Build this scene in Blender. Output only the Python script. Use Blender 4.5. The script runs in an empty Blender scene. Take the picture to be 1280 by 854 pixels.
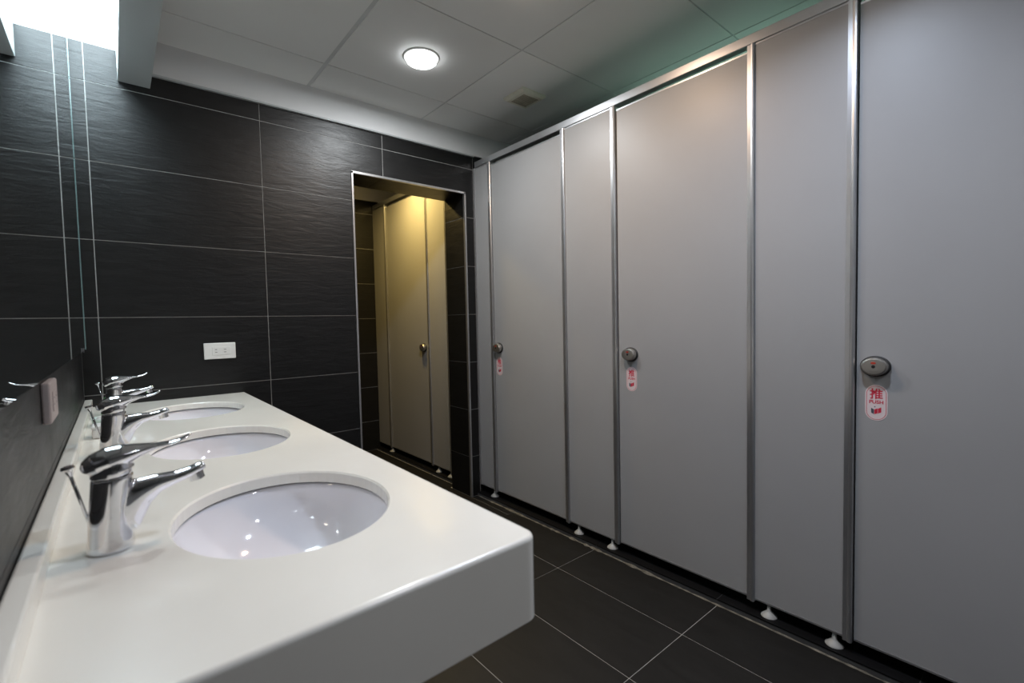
import bpy, bmesh, math, random
from mathutils import Vector, Matrix
random.seed(4)
S = bpy.context.scene
COL = S.collection
PI = math.pi

# ------------------------------------------------------------------ camera
YAW, PITCH, ROLL, FPX = 0.69875, -0.0438, -0.0211, 590.37
CAM = Vector((0.1129, 0.0, 1.1103))
fwd = Vector((math.sin(YAW)*math.cos(PITCH), math.cos(YAW)*math.cos(PITCH), math.sin(PITCH)))
rt = Vector((math.cos(YAW), -math.sin(YAW), 0)); up = rt.cross(fwd)
rt2 = math.cos(ROLL)*rt + math.sin(ROLL)*up; up2 = -math.sin(ROLL)*rt + math.cos(ROLL)*up
cam = bpy.data.cameras.new('camera'); co = bpy.data.objects.new('camera', cam); COL.objects.link(co)
m = Matrix((rt2, up2, -fwd)).transposed().to_4x4(); m.translation = CAM
co.matrix_world = m
cam.sensor_width = 36; cam.lens = FPX/1280*36; cam.clip_start = 0.02; cam.clip_end = 50
cam.dof.use_dof = True; cam.dof.focus_distance = 2.1; cam.dof.aperture_fstop = 4.0
S.camera = co

# ------------------------------------------------------------------ world, exposure
w = bpy.data.worlds.new('world'); S.world = w; w.use_nodes = True
w.node_tree.nodes['Background'].inputs[0].default_value = (0.02, 0.022, 0.025, 1)
S.view_settings.view_transform = 'Standard'; S.view_settings.look = 'None'
S.view_settings.gamma = 1; S.view_settings.use_curve_mapping = False
S.view_settings.exposure = 0.0

# room dimensions (metres): x from the mirror wall, y from the camera, z from the floor
D = 2.436; TH = 0.22; H = 2.273; P = 1.873; XL = 0.012; XR = 3.15; Y0 = -2.3; D2 = 3.95
ZC = 0.811; XF = 0.557; YN = 0.478
# downlights: name, x, y, watts, colour, label
LAMPS = [
    (1.195, 1.865, 12, (0.92, 0.97, 1.0), 'bright round white downlight above the dark tiled far wall'),
    (1.235, 1.205, 9, (1.0, 0.72, 0.52), 'round warm downlight out of sight above the middle cubicle'),
    (1.235, 0.45, 9.5, (0.70, 0.81, 1.0), 'round cool downlight above the nearest cubicle door'),
    (1.05, -0.60, 8, (0.92, 0.93, 1.0), 'round cool downlight behind the camera'),
]

# ------------------------------------------------------------------ materials
def new_mat(name):
    mt = bpy.data.materials.new(name); mt.use_nodes = True
    nt = mt.node_tree; b = nt.nodes['Principled BSDF']
    return mt, nt, b
def nz(nt, scale, detail=3, rough=0.5, vec=None, sc3=None):
    tc = nt.nodes.new('ShaderNodeTexCoord'); mp = nt.nodes.new('ShaderNodeMapping')
    oi = nt.nodes.new('ShaderNodeObjectInfo'); add = nt.nodes.new('ShaderNodeVectorMath'); add.operation = 'MULTIPLY_ADD'
    add.inputs[1].default_value = (1, 1, 1)
    mul = nt.nodes.new('ShaderNodeMath'); mul.operation = 'MULTIPLY'; mul.inputs[1].default_value = 37.0
    nt.links.new(oi.outputs['Random'], mul.inputs[0])
    nt.links.new(tc.outputs['Object'], add.inputs[0]); nt.links.new(mul.outputs[0], add.inputs[2])
    nt.links.new(add.outputs[0], mp.inputs['Vector'])
    if sc3: mp.inputs['Scale'].default_value = sc3
    n = nt.nodes.new('ShaderNodeTexNoise'); n.inputs['Scale'].default_value = scale
    n.inputs['Detail'].default_value = detail; n.inputs['Roughness'].default_value = rough
    nt.links.new(mp.outputs[0], n.inputs['Vector'])
    return n
def ramp(nt, src, stops):
    r = nt.nodes.new('ShaderNodeValToRGB'); nt.links.new(src, r.inputs[0])
    e = r.color_ramp.elements
    while len(e) < len(stops): e.new(0.5)
    for i, (p_, c) in enumerate(stops):
        e[i].position = p_; e[i].color = (*c, 1) if len(c) == 3 else c
    return r
def simple(name, col, rough=0.5, metal=0.0, var=0.06, scale=8, bump=0.0, bscale=60, spec=None, coat=0):
    mt, nt, b = new_mat(name)
    n = nz(nt, scale)
    lo = tuple(max(0, c*(1-var)) for c in col); hi = tuple(min(1, c*(1+var)) for c in col)
    r = ramp(nt, n.outputs['Fac'], [(0.3, lo), (0.7, hi)])
    nt.links.new(r.outputs[0], b.inputs['Base Color'])
    b.inputs['Roughness'].default_value = rough; b.inputs['Metallic'].default_value = metal
    if spec is not None: b.inputs['Specular IOR Level'].default_value = spec
    if coat: b.inputs['Coat Weight'].default_value = coat; b.inputs['Coat Roughness'].default_value = 0.06
    if bump:
        n2 = nz(nt, bscale, 4); bp = nt.nodes.new('ShaderNodeBump'); bp.inputs['Strength'].default_value = bump
        bp.inputs['Distance'].default_value = 0.002
        nt.links.new(n2.outputs['Fac'], bp.inputs['Height']); nt.links.new(bp.outputs[0], b.inputs['Normal'])
    return mt
def slate(name, col, sc3, rough=0.36, bump=0.5, spec=0.5):
    mt, nt, b = new_mat(name)
    n = nz(nt, 3.0, 7, 0.62, sc3=sc3); n2 = nz(nt, 9, 3); n.inputs['Distortion'].default_value = 0.5
    r = ramp(nt, n.outputs['Fac'], [(0.3, tuple(c*0.75 for c in col)), (0.75, tuple(c*1.3 for c in col))])
    nt.links.new(r.outputs[0], b.inputs['Base Color'])
    rr = nt.nodes.new('ShaderNodeMapRange'); rr.inputs['To Min'].default_value = rough-0.05; rr.inputs['To Max'].default_value = rough+0.09
    nt.links.new(n2.outputs['Fac'], rr.inputs['Value']); nt.links.new(rr.outputs[0], b.inputs['Roughness'])
    bp = nt.nodes.new('ShaderNodeBump'); bp.inputs['Strength'].default_value = bump; bp.inputs['Distance'].default_value = 0.004
    nt.links.new(n.outputs['Fac'], bp.inputs['Height']); nt.links.new(bp.outputs[0], b.inputs['Normal'])
    b.inputs['Specular IOR Level'].default_value = spec
    return mt
def emit(name, col, st):
    mt, nt, b = new_mat(name)
    b.inputs['Base Color'].default_value = (*col, 1); b.inputs['Emission Color'].default_value = (*col, 1)
    b.inputs['Emission Strength'].default_value = st
    return mt
M = {}
M['wall_tile'] = slate('black slate wall tile', (0.0065, 0.0065, 0.0068), (2.6, 2.6, 13), 0.38, 0.5, 0.4)
M['floor_tile'] = slate('dark floor tile', (0.0072, 0.0067, 0.0062), (6, 1.4, 3), 0.5, 0.3, 0.25)
M['curb_tile'] = slate('black curb tile', (0.003, 0.003, 0.0035), (2, 2, 2), 0.5, 0.3, 0.2)
M['grout'] = simple('pale grout', (0.36, 0.36, 0.35), 0.85, var=0.15, scale=20)
M['floor_grout'] = simple('floor grout', (0.30, 0.29, 0.27), 0.85, var=0.25, scale=12)
M['dark_grout'] = simple('dark grout', (0.05, 0.05, 0.05), 0.85)
M['laminate'] = simple('pale grey laminate', (0.325, 0.322, 0.323), 0.42, var=0.025, scale=3, bump=0.05, bscale=300)
M['alu'] = simple('brushed aluminium', (0.62, 0.62, 0.63), 0.30, 0.9, 0.05)
M['alu_dull'] = simple('dull aluminium', (0.46, 0.46, 0.47), 0.42, 0.7, 0.06)
M['ceiling'] = simple('ceiling board', (0.80, 0.80, 0.78), 0.85, var=0.05, scale=1.5)
M['ceiling_gap'] = simple('ceiling grid', (0.62, 0.63, 0.62), 0.8)
M['paint'] = simple('white paint', (0.66, 0.66, 0.66), 0.6, var=0.04, scale=3)
M['paint_grey'] = simple('grey paint', (0.42, 0.44, 0.44), 0.55, var=0.03, scale=3)
M['solid'] = simple('white solid surface', (0.80, 0.775, 0.71), 0.22, var=0.03, scale=4, coat=0.3)
M['ceramic'] = simple('white glazed ceramic', (0.82, 0.81, 0.84), 0.08, var=0.015, scale=4, coat=0.6)
M['chrome'] = simple('chrome', (0.74, 0.74, 0.76), 0.09, 1.0, 0.04)
M['black_rubber'] = simple('black seal', (0.02, 0.02, 0.02), 0.5)
M['white_plastic'] = simple('white plastic', (0.72, 0.72, 0.70), 0.35, var=0.03)
M['old_plastic'] = simple('yellowed plastic', (0.66, 0.65, 0.54), 0.5, var=0.1)
M['dirty_plastic'] = simple('dusty brown grille', (0.36, 0.33, 0.25), 0.7, var=0.2)
M['pink_plastic_shaded'] = simple('pinkish plastic with painted shade', (0.34, 0.29, 0.28), 0.5, var=0.1)  # pinkish socket plate, colour darkened to stand in for shade under the mirror
M['foot_plastic'] = simple('greyed plastic', (0.30, 0.30, 0.29), 0.5, var=0.15)
M['satin'] = simple('satin steel', (0.45, 0.43, 0.40), 0.32, 0.9)
M['red'] = simple('red print', (0.55, 0.02, 0.05), 0.5)
M['red_window'] = simple('red indicator', (0.45, 0.04, 0.02), 0.3)
M['black'] = simple('black', (0.015, 0.015, 0.015), 0.4)
M['dark_print'] = simple('dark grey print', (0.06, 0.07, 0.09), 0.5)
M['sticker'] = simple('pinkish white sticker', (0.68, 0.58, 0.58), 0.4, var=0.02)
M['caulk'] = simple('dirty caulk', (0.11, 0.10, 0.08), 0.85, var=0.55, scale=30)
M['lens'] = emit('lit diffuser cool', (0.95, 0.98, 1.0), 12)
M['lens_warm'] = emit('lit diffuser warm', (1.0, 0.82, 0.66), 8)
M['cove'] = emit('lit cove diffuser', (0.78, 0.93, 1.0), 21)
M['added_tube_green'] = emit('added tube glow', (0.60, 1.0, 0.84), 6)  # glow of the added tube that tints the cubicle ceiling
M['green_film'] = simple('green film wrapper', (0.12, 0.45, 0.16), 0.25, var=0.4, scale=60)
M['milky'] = simple('milky plastic', (0.55, 0.66, 0.62), 0.3)
M['pink'] = simple('faded pink paper', (0.60, 0.44, 0.42), 0.6)
mt, nt, b = new_mat('mirror silver'); b.inputs['Metallic'].default_value = 1; b.inputs['Roughness'].default_value = 0.012
n = nz(nt, 2.0); r = ramp(nt, n.outputs['Fac'], [(0.2, (0.74, 0.79, 0.79)), (0.8, (0.78, 0.82, 0.82))]); nt.links.new(r.outputs[0], b.inputs['Base Color'])
M['mirror'] = mt
M['glass_edge'] = simple('green glass edge', (0.16, 0.24, 0.24), 0.2, 0.0)

# ------------------------------------------------------------------ helpers
def tag(o, label=None, cat=None, group=None, kind=None):
    if label: o['label'] = label
    if cat: o['category'] = cat
    if group: o['group'] = group
    if kind: o['kind'] = kind
    return o
def mesh(name, bm, mat, parent=None, smooth=False, loc=None):
    bmesh.ops.recalc_face_normals(bm, faces=bm.faces)
    me = bpy.data.meshes.new(name); bm.to_mesh(me); bm.free()
    if mat: me.materials.append(M[mat] if isinstance(mat, str) else mat)
    if smooth:
        for p in me.polygons: p.use_smooth = True
    o = bpy.data.objects.new(name, me); COL.objects.link(o)
    if loc: o.location = loc
    if parent: o.parent = parent
    return o
def share(name, me, parent, loc):
    o = bpy.data.objects.new(name, me); COL.objects.link(o); o.location = loc; o.parent = parent; return o
def empty(name, loc, label=None, cat=None, group=None, rz=0):
    o = bpy.data.objects.new(name, None); COL.objects.link(o); o.location = loc; o.rotation_euler.z = rz
    o.empty_display_size = 0.05
    return tag(o, label, cat, group)
def box(bm, x0, x1, y0, y1, z0, z1):
    v = [bm.verts.new(c) for c in ((x0,y0,z0),(x1,y0,z0),(x1,y1,z0),(x0,y1,z0),(x0,y0,z1),(x1,y0,z1),(x1,y1,z1),(x0,y1,z1))]
    for f in ((0,1,2,3),(4,5,6,7),(0,1,5,4),(1,2,6,5),(2,3,7,6),(3,0,4,7)): bm.faces.new([v[i] for i in f])
def boxo(name, b, mat, parent=None, bev=0.0, seg=2):
    bm = bmesh.new(); box(bm, *b)
    if bev:
        bmesh.ops.recalc_face_normals(bm, faces=bm.faces)
        bmesh.ops.bevel(bm, geom=bm.edges[:], offset=bev, segments=seg, profile=0.5, affect='EDGES')
    return mesh(name, bm, mat, parent)
def prism(bm, pts, lift, a, b_):
    """extrude 2-D polygon; lift(u, v, t) -> xyz"""
    A = [bm.verts.new(lift(u, v, a)) for u, v in pts]; B = [bm.verts.new(lift(u, v, b_)) for u, v in pts]
    bm.faces.new(A); bm.faces.new(B[::-1])
    for i in range(len(pts)):
        j = (i+1) % len(pts); bm.faces.new((A[i], A[j], B[j], B[i]))
def loft(bm, rings, cap=True):
    R = [[bm.verts.new(p) for p in r] for r in rings]
    n = len(R[0])
    for a, c in zip(R, R[1:]):
        for i in range(n):
            j = (i+1) % n; bm.faces.new((a[i], a[j], c[j], c[i]))
    if cap: bm.faces.new(R[0][::-1]); bm.faces.new(R[-1])
    return R
def circ(c, ax_u, ax_v, a, b_=None, n=24):
    b_ = a if b_ is None else b_
    c = Vector(c); u = Vector(ax_u); v = Vector(ax_v)
    return [c + u*(a*math.cos(2*PI*i/n)) + v*(b_*math.sin(2*PI*i/n)) for i in range(n)]
def tube(bm, pts, rads, n=12):
    rings = []; pts = [Vector(p) for p in pts]
    for i, p in enumerate(pts):
        d = (pts[min(i+1, len(pts)-1)] - pts[max(i-1, 0)]).normalized()
        u = d.cross(Vector((0, 1, 0.01))).normalized(); v = d.cross(u).normalized()
        rings.append(circ(p, u, v, rads[i] if isinstance(rads, (list, tuple)) else rads, n=n))
    loft(bm, rings)
def fuse(name, bm, mat, parent, voxel=0.0015, smooth=6):
    """merge overlapping lofts into one continuous skin"""
    o = mesh(name, bm, mat, parent)
    r = o.modifiers.new('r', 'REMESH'); r.mode = 'VOXEL'; r.voxel_size = voxel; r.use_smooth_shade = True
    s = o.modifiers.new('s', 'SMOOTH'); s.iterations = smooth; s.factor = 0.5
    dg = bpy.context.evaluated_depsgraph_get(); dg.update()
    me = bpy.data.meshes.new_from_object(o.evaluated_get(dg)); o.modifiers.clear(); o.data = me
    if not me.materials: me.materials.append(M[mat])
    for p in me.polygons: p.use_smooth = True
    return o
def copy_tree(o, parent=None):
    c = o.copy(); COL.objects.link(c); c.parent = parent
    for ch in o.children: copy_tree(ch, c)
    return c
def struct(name, b, mat, parent=None):
    o = boxo(name, b, mat, parent)
    if not parent: o['kind'] = 'structure'
    return o

# ------------------------------------------------------------------ shell
floor = struct('floor', (-0.15, XR+0.1, Y0-0.1, D2+0.1, -0.10, -0.0015), 'floor_grout')
ceiling = struct('ceiling', (-0.15, XR+0.1, Y0-0.1, D2+0.1, H+0.003, H+0.12), 'ceiling_gap')
wall_left = struct('wall_left', (-0.15, XL-0.002, Y0-0.1, D, -0.0015, H+0.003), 'dark_grout')
struct('wall_back', (XL-0.002, XR, Y0-0.1, Y0, -0.0015, H+0.003), 'paint_grey')
struct('wall_right', (XR, XR+0.1, Y0-0.1, D2+0.1, -0.0015, H+0.003), 'paint_grey')
# far wall with the doorway cut out, one concave outline
DX0, DX1, DZ = 1.095, 1.797, 1.90
bm = bmesh.new()
prism(bm, [(-0.15, -0.0015), (DX0, -0.0015), (DX0, DZ), (DX1, DZ), (DX1, -0.0015), (XR, -0.0015), (XR, H+0.003), (-0.15, H+0.003)],
      lambda u, v, t: (u, t, v), D, D+TH)
wall_far = mesh('wall_far', bm, 'grout'); wall_far['kind'] = 'structure'
struct('wall_passage_left', (0.60, 0.70, D+TH, D2, -0.0015, H+0.003), 'dark_grout')
wall_inner = struct('wall_inner', (0.60, XR, D2, D2+0.1, -0.0015, H+0.003), 'grout')

G = 0.0016       # half a joint
def poly_clip(x0, x1, z0, z1):
    """wall tile rectangle minus the doorway, as a polygon"""
    X0, X1, Z = DX0-0.004, DX1+0.004, DZ+0.004
    if x1 <= X0 or x0 >= X1 or z0 >= Z: return [(x0,z0),(x1,z0),(x1,z1),(x0,z1)]
    if z1 <= Z:
        if x0 < X0: return [(x0,z0),(X0,z0),(X0,z1),(x0,z1)]
        if x1 > X1: return [(X1,z0),(x1,z0),(x1,z1),(X1,z1)]
        return None
    if x0 < X0: return [(x0,z0),(X0,z0),(X0,Z),(x1,Z),(x1,z1),(x0,z1)]
    if x1 > X1: return [(x0,Z),(X1,Z),(X1,z0),(x1,z0),(x1,z1),(x0,z1)]
    return [(x0,Z),(x1,Z),(x1,z1),(x0,z1)]
rows = [0.0] + [0.256+0.3*k for k in range(7)] + [2.20]
cols = [XL, 0.067, 0.667, 1.267, 1.867, 2.467, XR]
cache = {}
def add_tile(parent, pts, lift, ax, t0, t1, mat):
    """a tile as an object of its own; alike tiles share one mesh"""
    u0 = min(p[0] for p in pts); v0 = min(p[1] for p in pts)
    rel = tuple((round(u-u0, 4), round(v-v0, 4)) for u, v in pts)
    key = (rel, ax, round(t1-t0, 4), mat)
    if key not in cache:
        bm = bmesh.new(); prism(bm, rel, lift, 0, t1-t0)
        bmesh.ops.recalc_face_normals(bm, faces=bm.faces)
        me = bpy.data.meshes.new('tile'); bm.to_mesh(me); bm.free(); me.materials.append(M[mat]); cache[key] = me
    share('tile', cache[key], parent, lift(u0, v0, t0))
LY = lambda u, v, t: (u, t, v)
LX = lambda u, v, t: (t, u, v)
LZ = lambda u, v, t: (u, v, t)
for i in range(len(cols)-1):
    for j in range(len(rows)-1):
        if cols[i] > 2.4 and rows[j+1] < 1.9: pass
        pl = poly_clip(cols[i]+G, cols[i+1]-G, rows[j]+G, rows[j+1]-G)
        if pl: add_tile(wall_far, pl, LY, 'y', D-0.0018, D+0.0005, 'wall_tile')
# reveal of the doorway: right jamb, left jamb, soffit
for j in range(7):
    z0, z1 = rows[j]+G, min(rows[j+1], DZ)-G
    if z1 - z0 < 0.02: continue
    add_tile(wall_far, [(D+0.006, z0), (D+TH, z0), (D+TH, z1), (D+0.006, z1)], LX, 'x', DX1-0.0018, DX1+0.0005, 'wall_tile')
    add_tile(wall_far, [(D+0.006, z0), (D+TH, z0), (D+TH, z1), (D+0.006, z1)], LX, 'x', DX0-0.0005, DX0+0.0018, 'wall_tile')
for a, c in ((DX0+0.002, 1.267-G), (1.267+G, DX1-0.002)):
    add_tile(wall_far, [(a, D+0.006), (c, D+0.006), (c, D+TH), (a, D+TH)], LZ, 'z', DZ-0.0018, DZ+0.0005, 'wall_tile')
# inner room far wall tiles
c2 = [0.70, 0.97, 1.57, 2.17, 2.77, XR]
for i in range(len(c2)-1):
    for j in range(len(rows)-1):
        add_tile(wall_inner, [(c2[i]+G, rows[j]+G), (c2[i+1]-G, rows[j]+G), (c2[i+1]-G, rows[j+1]-G), (c2[i]+G, rows[j+1]-G)], LY, 'y', D2-0.0018, D2+0.0005, 'wall_tile')
# mirror wall tiles
ys = [D-0.002-0.6*k for k in range(9)]
for k in range(8):
    for j in range(len(rows)-1):
        a, c = max(ys[k+1], Y0), ys[k]
        if c-a < 0.05: continue
        add_tile(wall_left, [(a+0.0006, rows[j]+0.0006), (c-0.0006, rows[j]+0.0006), (c-0.0006, rows[j+1]-0.0006), (a+0.0006, rows[j+1]-0.0006)], LX, 'x', XL-0.003, XL, 'wall_tile')
# floor tiles
fx = [XL] + [1.586-0.305*k for k in range(5, -1, -1)][1:] + [1.840]
fx = sorted(set([XL] + [round(1.586-0.305*k, 4) for k in range(5)] + [1.840]))
fy = [D2] + [1.467+0.605*k for k in range(4, -1, -1)] + [1.467-0.605*k for k in range(1, 7)] + [Y0]
fy = [y for y in fy if Y0 <= y <= D2]
for i in range(len(fx)-1):
    for j in range(len(fy)-1):
        y1, y0 = fy[j], fy[j+1]
        if y1-y0 < 0.03: continue
        a, c, e, f = fx[i]+G, fx[i+1]-G, y0+G, y1-G
        if e > D+TH-0.1 and c < 0.7: continue
        segs = [(a, c, e, f)]
        if f > D and e < D+TH:         # cut around the thick wall
            segs = []
            if e < D-0.03: segs.append((a, c, e, D-0.003))
            if f > D+TH+0.03 and c > 0.72: segs.append((max(a, 0.70), c, D+TH+0.003, f))
            xa, xb = max(a, DX0+0.003), min(c, DX1-0.003)
            if xb-xa > 0.02:
                segs = [s for s in segs if s[1] < DX0 or s[0] > DX1]
                segs.append((xa, xb, e, f))
                if e < D-0.03:
                    if a < DX0: segs.append((a, DX0, e, D-0.003))
                    if c > DX1: segs.append((DX1, c, e, D-0.003))
        elif e >= D+TH: segs = [(max(a, 0.703), c, e, f)]
        for s in segs:
            if s[1]-s[0] < 0.01 or s[3]-s[2] < 0.01: continue
            add_tile(floor, [(s[0], s[2]), (s[1], s[2]), (s[1], s[3]), (s[0], s[3])], LZ, 'z', -0.0035, 0.0, 'floor_tile')
# raised tiled curb the cubicles stand on
ZK = 0.022
XK = 1.842
curb_obj = {}
for nm, ya, yb in (('trim_1', Y0, D-0.003), ('trim_2', D+TH+0.003, D2-0.003)):
    bm = bmesh.new(); box(bm, XK+0.002, XR-0.001, ya, yb, -0.001, ZK-0.0015)
    c = mesh(nm, bm, 'dark_grout'); c['kind'] = 'structure'; c['label'] = 'low black tiled curb under the cubicles'
    yy = [0.27+0.595*k for k in range(-5, 8)]
    edges = [ya] + [y for y in yy if ya+0.05 < y < yb-0.05] + [yb]
    for y0, y1 in zip(edges, edges[1:]):
        for x0, x1 in ((XK, 2.44), (2.44, 3.04)):
            add_tile(c, [(x0+0.0012, y0+0.0012), (x1-0.0012, y0+0.0012), (x1-0.0012, y1-0.0012), (x0+0.0012, y1-0.0012)], LZ, 'z', ZK-0.004, ZK, 'curb_tile')
# dirty caulk bead where the floor meets the curb
bm = bmesh.new(); rings = []
for k in range(240):
    y = Y0 + (D-0.005-Y0)*k/239
    wob = 0.5 + 0.8*random.random()
    big = 1.0 + (1.2 if y > 1.1 and random.random() < 0.45 else 0)
    rx, rz = 0.004*wob*big, 0.0028*wob*big
    rings.append(circ((XK-0.001, y, 0.0), (1,0,0), (0,0,1), rx, rz, 6))
loft(bm, rings); tag(mesh('trim_3', bm, 'caulk'), 'dirty caulk line along the curb', kind='structure')

# doorway aluminium edging
bm = bmesh.new()
for (a, b_) in ((DX0-0.006, DX0+0.003), (DX1-0.003, DX1+0.008)): box(bm, a, b_, D-0.008, D+0.008, 0.0, DZ+0.006)
box(bm, DX0-0.006, DX1+0.008, D-0.008, D+0.008, DZ-0.003, DZ+0.008)
tag(mesh('door_frame', bm, 'alu'), 'slim aluminium edging around the doorway', kind='structure')

# ceiling boards
cx = [XL, 0.267, 0.887, 1.507, 2.127, 2.747, XR]
cy = [D] + [2.172-0.62*k for k in range(8)]
cy = [y for y in cy if y > Y0] + [Y0]
for i in range(len(cx)-1):
    for j in range(len(cy)-1):
        gl = 0.009 if i == 2 else 0.003; gr = 0.009 if i == 1 else 0.003
        add_tile(ceiling, [(cx[i]+gl, cy[j+1]+0.003), (cx[i+1]-gr, cy[j+1]+0.003), (cx[i+1]-gr, cy[j]-0.003), (cx[i]+gl, cy[j]-0.003)], LZ, 'z', H, H+0.0035, 'ceiling')
c3 = [0.70, 1.32, 1.94, 2.56, XR]; cy3 = [D+TH, 3.28, 3.90, D2]
for i in range(4):
    for j in range(3):
        add_tile(ceiling, [(c3[i]+0.003, cy3[j]+0.003), (c3[i+1]-0.003, cy3[j]+0.003), (c3[i+1]-0.003, cy3[j+1]-0.003), (c3[i]+0.003, cy3[j+1]-0.003)], LZ, 'z', H, H+0.0035, 'ceiling')
# painted band above the tiles, with its metal edge
tag(boxo('trim_4', (0.268, XR-0.001, D-0.014, D-0.002, 2.14, H), 'paint'), 'pale painted band above the black tiles', kind='structure')
tag(boxo('trim_5', (0.268, P-0.002, D-0.018, D-0.0022, 2.132, 2.1395), 'paint_grey'), 'thin metal edge under the painted band', kind='structure')
tag(boxo('trim_6', (0.70, XR-0.001, D2-0.014, D2-0.002, 2.17, H), 'paint'), 'painted band above the inner room tiles', kind='structure')
# boxed valance in front of the lit cove
tag(boxo('trim_7', (0.165, 0.267, Y0, D-0.002, 2.082, H), 'paint_grey', bev=0.002), 'long grey boxed valance hanging above the washstand', kind='structure')

# lit cove above the mirror
t = empty('cove_light', (0.088, 1.70, 2.205), 'white glowing recessed light panel above the mirror', 'light')
boxo('diffuser', (-0.073, 0.074, -0.05, 0.728, 0, 0.012), 'cove', t)
boxo('housing', (-0.073, 0.074, -0.05, 0.728, 0.0125, 0.066), 'white_plastic', t)

# mirror
t = empty('wall_mirror', (XL, 0.85, 1.035), 'large frameless mirror above the washstand on the left wall', 'mirror')
boxo('mirror_glass', (0.0005, 0.0135, -1.9, 1.578, 0, 1.164), 'mirror', t)
boxo('glass_edge', (0.0138, 0.0152, 1.5725, 1.578, 0, 1.164), 'glass_edge', t)
bm = bmesh.new(); box(bm, 0.0137, 0.018, 1.36, 1.385, -0.004, 0.012); mesh('mirror_clip', bm, 'chrome', t)

# ------------------------------------------------------------------ counter
BAS = [(0.320, 0.840), (0.320, 1.445), (0.320, 2.050)]
BA, BB = 0.157, 0.192
def outline(inset, x1=XF, y0=YN, r=0.022, y1=D-0.003, x0=XL+0.001):
    pts = [(x0, y1), (x0, y0+inset)]
    rr = max(r-inset, 0.001)
    for k in range(9):
        a = -PI/2 + PI/2*k/8
        pts.append((x1-r + rr*math.cos(a), y0+r + rr*math.sin(a)))
    pts.append((x1-inset, y1))
    return pts
bm = bmesh.new()
def ringz(pts, z): return [bm.verts.new((x, y, z)) for x, y in pts]
def strip(a, c):
    n = len(a)
    for i in range(n):
        j = (i+1) % n; bm.faces.new((a[i], a[j], c[j], c[i]))
er = 0.0065
loops = [ringz(outline(er), ZC)]
for k in range(1, 6):
    a = PI/2*k/5
    loops.append(ringz(outline(er*(1-math.sin(a))), ZC-er*(1-math.cos(a))))
loops.append(ringz(outline(0), ZC-0.118)); loops.append(ringz(outline(0.003), ZC-0.121))
loops.append(ringz(outline(0.024), ZC-0.121)); loops.append(ringz(outline(0.024), ZC-0.022))
for a, c in zip(loops, loops[1:]): strip(a, c)
N = 56
def hole(a_, b_, z):
    return [[bm.verts.new((cx_+a_*math.cos(2*PI*k/N), cy_+b_*math.sin(2*PI*k/N), z)) for k in range(N)] for cx_, cy_ in BAS]
h0 = hole(BA+0.003, BB+0.003, ZC); h1 = hole(BA, BB, ZC-0.003); h2 = hole(BA, BB, ZC-0.022)
for q in range(3): strip(h0[q], h1[q]); strip(h1[q], h2[q])
def fill(outer, holes):
    es = []
    for lp in [outer]+holes:
        for i in range(len(lp)):
            e = bm.edges.get((lp[i], lp[(i+1) % len(lp)])) or bm.edges.new((lp[i], lp[(i+1) % len(lp)]))
            es.append(e)
    bmesh.ops.triangle_fill(bm, use_beauty=True, use_dissolve=False, edges=es)
fill(loops[0], h0); fill(loops[-1], h2)
ct = empty('washstand_counter', (0, 0, 0), 'long white solid-surface washstand counter with three sunken basins', 'counter')
mesh('countertop', bm, 'solid', ct)
boxo('backsplash', (XL+0.001, XL+0.024, YN, D-0.003, ZC-0.001, ZC+0.030), 'solid', ct, bev=0.003)
for yb in (0.53, 1.14, 1.75, 2.38):
    boxo('support_bracket', (XL+0.0005, 0.50, yb-0.02, yb+0.02, ZC-0.062, ZC-0.0222), 'alu_dull', ct)

for q, (bx, by) in enumerate(BAS):
    lab = ['nearest white oval basin sunk in the counter', 'middle white oval basin sunk in the counter', 'farthest white oval basin, beside the tiled wall'][q]
    t = empty('wash_basin', (bx, by, ZC-0.024), lab, 'basin', 'oval basins in the counter')
    if q == 0:
        bm = bmesh.new(); rings = []
        for k in range(15):
            th = PI/2*0.93*k/14
            s = math.cos(th)**0.75
            rings.append([(max(0.026, (BA+0.004)*s)*math.cos(2*PI*i/N), max(0.026, (BB+0.004)*s)*math.sin(2*PI*i/N), -0.125*math.sin(th)) for i in range(N)])
        flange = [((BA+0.022)*math.cos(2*PI*i/N), (BB+0.022)*math.sin(2*PI*i/N), 0.0) for i in range(N)]
        R = loft(bm, [flange]+rings, cap=False); bm.faces.new(R[-1])
        bo = mesh('bowl', bm, 'ceramic', t, smooth=True)
        sd = bo.modifiers.new('s', 'SOLIDIFY'); sd.thickness = 0.007; sd.offset = -1
        for f in bo.data.polygons: pass
        bm = bmesh.new(); loft(bm, [circ((0,0,-0.1245), (1,0,0), (0,1,0), 0.023), circ((0,0,-0.121), (1,0,0), (0,1,0), 0.021), circ((0,0,-0.122), (1,0,0), (0,1,0), 0.012), circ((0,0,-0.119), (1,0,0), (0,1,0), 0.010)])
        dr = mesh('drain', bm, 'chrome', t, smooth=False)
        bm = bmesh.new()
        loft(bm, [circ((0,0,0.0002), (1,0,0), (0,1,0), BA+0.012, BB+0.012, N), circ((0,0,0.0018), (1,0,0), (0,1,0), BA+0.012, BB+0.012, N), circ((0,0,0.0018), (1,0,0), (0,1,0), BA+0.001, BB+0.001, N), circ((0,0,0.0002), (1,0,0), (0,1,0), BA+0.001, BB+0.001, N), circ((0,0,0.0002), (1,0,0), (0,1,0), BA+0.012, BB+0.012, N)], cap=False)
        se = mesh('sealant', bm, 'black_rubber', t)
        basin_parts = [bo, dr, se]
    else:
        for pz in basin_parts:
            c = pz.copy(); COL.objects.link(c); c.parent = t

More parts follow.
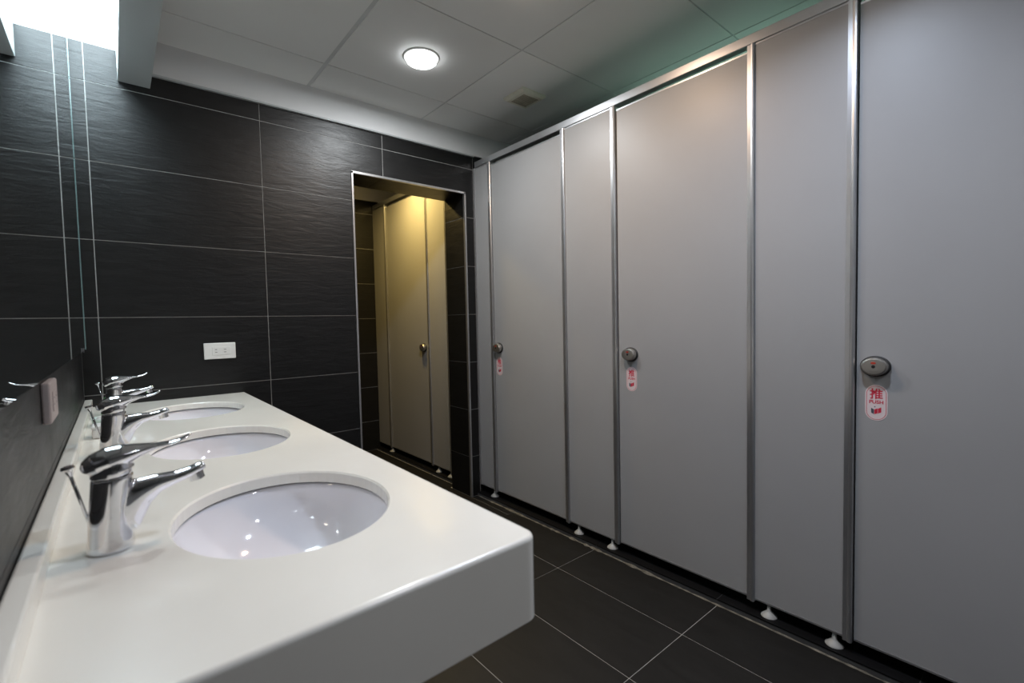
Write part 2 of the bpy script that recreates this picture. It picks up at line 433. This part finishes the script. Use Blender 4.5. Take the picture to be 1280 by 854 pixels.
# ------------------------------------------------------------------ faucets
def make_faucet(loc, label):
    t = empty('faucet', loc, label, 'faucet', 'mixer taps on the counter')
    bm = bmesh.new()
    X, Y, Z = (1,0,0), (0,1,0), (0,0,1)
    loft(bm, [circ((0,0,0), X, Y, .0265), circ((0.0005,0,.004), X, Y, .0262), circ((.001,0,.03), X, Y, .0245), circ((.003,0,.06), X, Y, .0235), circ((.005,0,.085), X, Y, .0232), circ((.006,0,.099), (1,0,.08), Y, .0232)])
    sec = [(.004,.052,.017,.030,.4), (.013,.053,.0195,.037,.5), (.026,.061,.0175,.027,.45), (.040,.0705,.016,.0185,.35), (.056,.0780,.0145,.0130,.2), (.076,.0815,.0130,.0090,.1), (.094,.0860,.0125,.0072,.3), (.104,.0900,.0115,.0065,.4), (.112,.0935,.0085,.0045,.5)]
    loft(bm, [circ((x,0,z), Y, (-sl,0,1), ry, rz) for x, z, ry, rz, sl in sec])
    body = fuse('body', bm, 'chrome', t, 0.0014, 22)
    bm = bmesh.new()
    d = Vector((.22,0,-1)).normalized(); u = Vector((1,0,.22)).normalized()
    c0 = Vector((.099,0,.086))
    loft(bm, [circ(c0, u, Y, .0100), circ(c0+d*.013, u, Y, .0100), circ(c0+d*.0135, u, Y, .0078), circ(c0+d*.009, u, Y, .007)])
    mesh('aerator', bm, 'chrome', t)
    bm = bmesh.new()
    loft(bm, [circ((.006,0,.1002), (1,0,.08), Y, .0236), circ((.0065,0,.108), (1,0,.1), Y, .0240), circ((.006,0,.116), (1,0,.15), Y, .0215), circ((.004,0,.1225), (1,0,.2), Y, .014)])
    sec = [(-.0245,.1115,.006,.004,.6), (-.020,.113,.0145,.010,.5), (-.011,.1165,.020,.0150,.4), (.004,.121,.0225,.018,.3), (.019,.1250,.0195,.0150,.25), (.037,.1290,.0140,.0090,.2), (.055,.1315,.0105,.0042,.05), (.070,.1325,.0098,.0030,.05), (.082,.1345,.0085,.0026,.25), (.091,.1385,.006,.0020,.5), (.097,.1425,.003,.0014,.6)]
    loft(bm, [circ((x,0,z), Y, (-sl,0,1), ry, rz) for x, z, ry, rz, sl in sec])
    fuse('lever', bm, 'chrome', t, 0.0010, 10)
    rod = bpy.data.objects.new('lift_rod', None)
    bm = bmesh.new(); tube(bm, [(-.019,0,.035), (-.028,0,.075), (-.0365,0,.112)], .0020, 8)
    r = mesh('lift_rod', bm, 'chrome', t, smooth=True)
    bm = bmesh.new(); tube(bm, [(-.0355,0,.108), (-.0372,0,.115), (-.0378,0,.118), (-.0384,0,.121)], [.0025, .0042, .0075, .0068], 14)
    mesh('knob', bm, 'chrome', r)
    bpy.data.objects.remove(rod)
    return t
FL = ['nearest chrome lever faucet, beside the nearest basin', 'middle chrome lever faucet, behind the nearest one', 'farthest chrome lever faucet, close to the black tiled wall']
f0 = make_faucet((0.096, 0.840, ZC+0.0006), FL[0])
for k, (x, y) in enumerate(((0.097, 1.475), (0.098, 2.105))):
    c = copy_tree(f0); c.location = (x, y, ZC+0.0006); c['label'] = FL[k+1]

# small things behind the middle faucet
t = empty('soap_box', (0.078, 1.745, ZC+0.0004), 'small white plastic box with pink side behind the middle faucet', 'box')
boxo('box_body', (-0.024, 0.03, -0.03, 0.03, 0, 0.026), 'white_plastic', t, bev=0.004)
boxo('lid', (-0.0255, 0.0315, -0.0315, 0.0315, 0.0262, 0.034), 'white_plastic', t, bev=0.002)
boxo('paper_band', (-0.0248, -0.0242, -0.02, 0.02, 0.006, 0.022), 'pink', t)
t = empty('soap_dish', (0.072, 1.95, ZC+0.0004), 'milky pale soap dish behind the white box', 'dish')
bm = bmesh.new(); X, Y = (1,0,0), (0,1,0)
loft(bm, [circ((0,0,0), X, Y, .022, .034), circ((0,0,.022), X, Y, .028, .042), circ((0,0,.024), X, Y, .026, .040), circ((0,0,.01), X, Y, .02, .03)])
mesh('dish_body', bm, 'milky', t)
bm = bmesh.new(); loft(bm, [circ((.0,0,.0102), X, Y, .014, .022), circ((0,0,.02), X, Y, .018, .026), circ((0,0,.027), X, Y, .012, .018)])
tag(mesh('soap_bar', bm, 'white_plastic', t), 'white soap bar')
bm = bmesh.new()
rg = []
for z, a, b_ in ((0, .017, .012), (.01, .02, .016), (.03, .019, .014), (.05, .013, .008), (.062, .004, .006)):
    rg.append([Vector((a*math.cos(2*PI*i/10)*(1+.18*random.uniform(-1, 1)), b_*math.sin(2*PI*i/10)*(1+.18*random.uniform(-1, 1)), z)) for i in range(10)])
loft(bm, rg)
tag(mesh('sponge_packet', bm, 'green_film', loc=(0.082, 2.20, ZC)), 'crumpled green wrapped packet behind the farthest faucet', 'packet')

# ------------------------------------------------------------------ socket outlets
def outlet(name, loc, label, faceto, mt_='white_plastic'):
    """plate 12 x 7 cm built in local x (width) / z (height), front towards -y"""
    t = empty(name, loc, label, 'outlet')
    if faceto == 'x': t.rotation_euler.z = PI/2
    boxo('plate', (-0.0605, 0.0605, -0.012 if faceto == 'x' else -0.008, 0, -0.0355, 0.0355), mt_, t, bev=0.003)
    f = -0.012 if faceto == 'x' else -0.008
    boxo('socket_insert', (-0.030, 0.040, f-0.0012, f, -0.0175, 0.0175), mt_, t, bev=0.0005, seg=1)
    for dx in (-0.0155, 0.0190):
        for dz in (-0.0055, 0.0062):
            boxo('slot', (dx-0.0042, dx+0.0042, f-0.0014, f-0.0010, dz-0.0011, dz+0.0011), 'black', t)
    return t
outlet('wall_outlet', (0.466, D-0.0019, 1.005), 'white socket plate on the black tiled far wall', 'y')
outlet('wall_outlet', (XL+0.0002, 1.185, 0.985), 'pinkish grey socket plate on the left wall below the mirror', 'x', 'pink_plastic_shaded')

# ------------------------------------------------------------------ downlights
def downlight(x, y, W, colr, label, warm=False, zc=H, d=0.115, spread=140):
    t = empty('downlight', (x, y, zc), label, 'light', 'round ceiling downlights')
    bm = bmesh.new()
    X, Y = (1,0,0), (0,1,0)
    loft(bm, [circ((0,0,0), X, Y, .079, n=40), circ((0,0,-.003), X, Y, .0785, n=40), circ((0,0,-.0055), X, Y, .075, n=40), circ((0,0,-.0055), X, Y, .0665, n=40), circ((0,0,-.001), X, Y, .0665, n=40)], cap=False)
    mesh('rim', bm, 'white_plastic', t, smooth=True)
    bm = bmesh.new(); loft(bm, [circ((0,0,-.001), X, Y, .0655, n=40), circ((0,0,-.018), X, Y, .0645, n=40), circ((0,0,-.0205), X, Y, .0615, n=40)])
    mesh('lens', bm, 'lens_warm' if warm else 'lens', t)
    l = bpy.data.lights.new('downlight_lamp', 'AREA'); l.shape = 'DISK'; l.size = d; l.energy = W; l.color = colr; l.spread = math.radians(spread)
    lo = bpy.data.objects.new('downlight_lamp', l); COL.objects.link(lo); lo.parent = t; lo.location = (0, 0, -0.0212)
    return t
for i, (x, y, W, c, lab) in enumerate(LAMPS): downlight(x, y, W, c, lab, warm=(i == 1), spread=(180, 176, 140, 140)[i])
downlight(1.58, 3.12, 15, (1.0, 0.70, 0.22), 'warm yellow downlight in the inner room', warm=True, spread=165)

# added greenish tube, unseen behind the header, to tint the cubicle ceiling teal
t = empty('added_tube_light', (2.42, 1.02, 2.03), 'greenish uplight tube over the cubicle walls, hidden behind the header', 'light')
boxo('tray', (-0.10, 0.10, -0.46, 0.46, -0.045, -0.040), 'white_plastic', t)  # added below the tube so its light only goes upward
for yy in (-0.42, 0.42): boxo('end_cap', (-0.02, 0.02, yy-0.012, yy+0.012, -0.0400, 0.016), 'white_plastic', t)
bm = bmesh.new(); tube(bm, [(0, -0.405, 0), (0, 0.405, 0)], 0.013, 12)
mesh('tube', bm, 'added_tube_green', t)
# extractor grille in the ceiling
t = empty('ceiling_vent', (1.797, 1.862, H), 'small square yellowed vent cover in the ceiling', 'vent')
bm = bmesh.new(); q = 0.078
loft(bm, [[(-q,-q,0),(q,-q,0),(q,q,0),(-q,q,0)], [(-q,-q,-.010),(q,-q,-.010),(q,q,-.010),(-q,q,-.010)], [(-.066,-.066,-.020),(.066,-.066,-.020),(.066,.066,-.020),(-.066,.066,-.020)]])
mesh('cover', bm, 'old_plastic', t)
for k in range(9):
    boxo('slat', (-0.05, 0.05, -0.050+0.0115*k, -0.043+0.0115*k, -0.0225, -0.0201), 'dirty_plastic', t)

# ------------------------------------------------------------------ cubicles
ZB, ZT, ZH = 0.066, 2.064, 2.099      # panel bottom, header underside, header top
def post_mesh(z0, z1, wdt=0.026):
    bm = bmesh.new(); h = wdt/2
    pts = [(-.004, -h), (-.004, -h*.1), (-.0075, h*.1), (-.0085, h*.45), (-.0075, h*.8), (-.004, h), (.026, h), (.026, -h)]
    prism(bm, [(u, -v) for u, v in pts], lambda u, v, t: (u, v, t), z0, z1)
    return bm
def panel(parent, name, y0, y1, z0, z1, xf=0.0, th=0.020, mat='laminate'):
    """laminate board with thin aluminium edging strips at head and foot"""
    o = boxo(name, (xf, xf+th, y0, y1, z0+0.006, z1-0.006), mat, parent)
    boxo('edge_strip', (xf-0.001, xf+th+0.001, y0, y1, z0, z0+0.0058), 'alu', o)
    boxo('edge_strip', (xf-0.001, xf+th+0.001, y0, y1, z1-0.0058, z1), 'alu', o)
    return o
def foot(parent, y, x=0.010, zb=ZB):
    bm = bmesh.new(); X, Y = (1,0,0), (0,1,0)
    loft(bm, [circ((x,y,ZK), X, Y, .027), circ((x,y,ZK+.002), X, Y, .0265), circ((x,y,ZK+.008), X, Y, .020), circ((x,y,ZK+.016), X, Y, .0115), circ((x,y,ZK+.020), X, Y, .0075), circ((x,y,zb), X, Y, .0065)])
    return mesh('foot', bm, 'foot_plastic', parent, smooth=True)
def make_lock(parent, y, z):
    X_, Z_ = (0,-1,0), (0,0,1)
    l = empty('lock', (0, y, z)); l.parent = parent
    bm = bmesh.new(); loft(bm, [circ((-.0001,0,0), X_, Z_, .0385, .0320, 32), circ((-.006,0,0), X_, Z_, .0380, .0315, 32), circ((-.008,0,0), X_, Z_, .0360, .0295, 32)])
    mesh('backplate', bm, 'black_rubber', l)
    bm = bmesh.new(); loft(bm, [circ((-.008,0,0), X_, Z_, .0345, .0275, 32), circ((-.022,0,0), X_, Z_, .0335, .0265, 32), circ((-.025,0,0), X_, Z_, .0320, .0250, 32), circ((-.0262,0,0), X_, Z_, .0285, .0215, 32), circ((-.0268,0,0), X_, Z_, .0150, .0110, 32)])
    mesh('knob', bm, 'satin', l)
    bm = bmesh.new(); loft(bm, [circ((-.0262,0,.0115), X_, Z_, .0068, .0034, 16), circ((-.0280,0,.0115), X_, Z_, .0066, .0032, 16)])
    mesh('indicator', bm, 'red_window', l)
    bm = bmesh.new(); loft(bm, [circ((-.0262,0,.0005), X_, Z_, .0050, .0050, 16), circ((-.0276,0,.0005), X_, Z_, .0048, .0048, 16)])
    mesh('keyhole', bm, 'black', l)
    return l
def text_mesh(name, s, size, mat, parent, loc, ext=0.0001, sx=1.0, bold=0.0):
    cu = bpy.data.curves.new(name, 'FONT'); cu.body = s; cu.size = size; cu.align_x = 'CENTER'; cu.align_y = 'CENTER'
    cu.extrude = ext; cu.offset = bold; cu.resolution_u = 3
    tmp = bpy.data.objects.new('tmp', cu); COL.objects.link(tmp)
    dg = bpy.context.evaluated_depsgraph_get(); dg.update()
    me = bpy.data.meshes.new_from_object(tmp.evaluated_get(dg)); bpy.data.objects.remove(tmp)
    me.transform(Matrix.Diagonal((sx, 1, 1, 1)))
    me.materials.clear(); me.materials.append(M[mat])
    o = bpy.data.objects.new(name, me); COL.objects.link(o); o.parent = parent; o.location = loc
    return o
def capsule(w_, h_, n=14):
    r_ = w_/2; pts = []
    for k in range(n+1): a = PI*k/n; pts.append((r_*math.cos(a), h_/2-r_+r_*math.sin(a)))
    for k in range(n+1): a = PI+PI*k/n; pts.append((r_*math.cos(a), -h_/2+r_+r_*math.sin(a)))
    return pts
def make_sticker(parent, y, z):
    s = bpy.data.objects.new('push_sticker', None)
    bm = bmesh.new(); prism(bm, capsule(.056, .110), lambda u, v, t: (u, v, t), 0, .0006)
    s = mesh('push_sticker', bm, 'sticker', parent)
    s.matrix_local = Matrix(((0, 0, -1, -0.0001), (-1, 0, 0, y), (0, 1, 0, z), (0, 0, 0, 1)))
    bm = bmesh.new(); a = capsule(.0495, .1035); b_ = capsule(.0470, .1010)
    A = [bm.verts.new((u, v, .0008)) for u, v in a]; B = [bm.verts.new((u, v, .0008)) for u, v in b_]
    for i in range(len(a)):
        j = (i+1) % len(a); bm.faces.new((A[i], A[j], B[j], B[i]))
    mesh('border', bm, 'red', s)
    text_mesh('character', '\u63a8', .034, 'red', s, (0, .0250, .0008), bold=.0006)
    text_mesh('lettering', 'PUSH', .0145, 'red', s, (0, .0020, .0008), sx=1.05, bold=.0004)
    # little open-door pictogram: three leaning leaves
    for (u0, u1, l0, l1, mt_) in ((-.0125, -.0055, .0, -.004, 'dark_print'), (-.0045, .0035, -.004, .0, 'red'), (.0045, .0125, -.001, .004, 'red')):
        bm = bmesh.new(); prism(bm, [(u0, -.0315+l0), (u1, -.0315+l1), (u1, -.0165+l1), (u0, -.0165+l0)], lambda u, v, t: (u, v, t), .0007, .0009)
        mesh('pictogram', bm, mt_, s)
    bm = bmesh.new(); prism(bm, [(x_, y_-.0125) for x_, y_ in [(.0017*math.cos(2*PI*i/10)-.0035, .0017*math.sin(2*PI*i/10)) for i in range(10)]], lambda u, v, t: (u, v, t), .0007, .0009)
    mesh('pictogram', bm, 'dark_print', s)
    return s
# main run of cubicles
run = empty('toilet_partition', (P, 0, 0), 'grey laminate cubicle front with aluminium posts, opposite the washstand', 'partition')
posts = [2.276, 1.669, 1.356, 0.750, 0.449, -0.157, -0.458, -1.064, -1.365, -1.971]
YE = Y0+0.002
boxo('header_rail', (-0.006, 0.028, YE, D-0.0195, ZT, ZH), 'alu', run, bev=0.002)
for y in posts:
    o = mesh('post', post_mesh(ZB-0.008, ZT-0.0002), 'alu', run); o.location.y = y
boxo('post', (-0.004, 0.026, D-0.014, D-0.0022, ZB, ZT-0.0002), 'alu_dull', run)
panel(run, 'fixed_panel', posts[0]+0.0135, D-0.0145, ZB, ZT-0.001)
for a, b_ in ((1, 2), (3, 4), (5, 6), (7, 8)):
    panel(run, 'fixed_panel', posts[b_]+0.0135, posts[a]-0.0135, ZB, ZT-0.001)
panel(run, 'fixed_panel', YE, posts[9]-0.0135, ZB, ZT-0.001)
for y in (2.300, 1.603, 1.392, 0.690, 0.487, -0.21, -0.40): foot(run, y)
# dividers between cubicles
for y in (1.51, 0.60, -0.31, -1.21):
    boxo('divider_panel', (0.0215, XR-P-0.002, y-0.009, y+0.009, ZB+0.03, 1.98), 'laminate', run)
    foot(run, y, 0.7, ZB+0.03)
# doors
DL = ['farthest cubicle door, narrowest in view, knob at its left', 'middle cubicle door between two fixed panels, knob at its left',
      'nearest cubicle door at the right edge with oval lock', 'cubicle door behind the camera']
ZD = 2.046
for k, (a, b_) in enumerate(((0, 1), (2, 3), (4, 5))):
    t = empty('cubicle_door', (P+0.004, 0, 0), DL[k], 'door', 'cubicle doors opposite the washstand')
    y1, y0 = posts[a]-0.0165, posts[b_]+0.0150
    panel(t, 'leaf', y0, y1, ZB, ZD)
    yk = (2.222, 1.274, 0.385)[k]
    make_lock(t, yk, 0.949); make_sticker(t, yk-0.003, 0.8375)
    if k == 0:
        for zz in (0.35, 1.78): boxo('hinge', (0.0202, 0.030, y0-0.001, y0+0.012, zz, zz+0.06), 'alu_dull', t)
for a, b_ in ((6, 7), (8, 9)):          # closed doors behind the camera
    panel(run, 'closed_door', posts[b_]+0.015, posts[a]-0.0165, ZB, ZD, xf=0.004)
# inner room run
ZB2, ZT2 = 0.062, 2.095
run2 = empty('toilet_partition', (P, 0, 0), 'grey laminate cubicle front lit yellow inside the doorway', 'partition')
boxo('header_rail', (-0.006, 0.028, D+TH+0.002, D2-0.015, ZT2, ZT2+0.035), 'alu', run2)
pp = [3.712, 3.035]
for y in pp + [2.775]:
    o = mesh('post', post_mesh(ZB2-0.008, ZT2-0.0002), 'alu', run2); o.location.y = y
panel(run2, 'fixed_panel', pp[0]+0.0135, D2-0.004, ZB2, ZT2-0.001)
panel(run2, 'fixed_panel', 2.775+0.0135, pp[1]-0.0135, ZB2, ZT2-0.001)
panel(run2, 'fixed_panel', D+TH+0.003, 2.775-0.0135, ZB2, ZT2-0.001)
for y in (3.712, 2.96, 2.80): foot(run2, y, zb=ZB2)
t = empty('cubicle_door', (P+0.004, 0, 0), 'yellow-lit cubicle door with round knob, seen through the doorway', 'door')
panel(t, 'leaf', pp[1]+0.015, pp[0]-0.0165, ZB2, ZT2-0.018)
make_lock(t, 3.118, 0.925)

for o in list(bpy.data.objects):
    if o.parent and 'category' in o: del o['category']
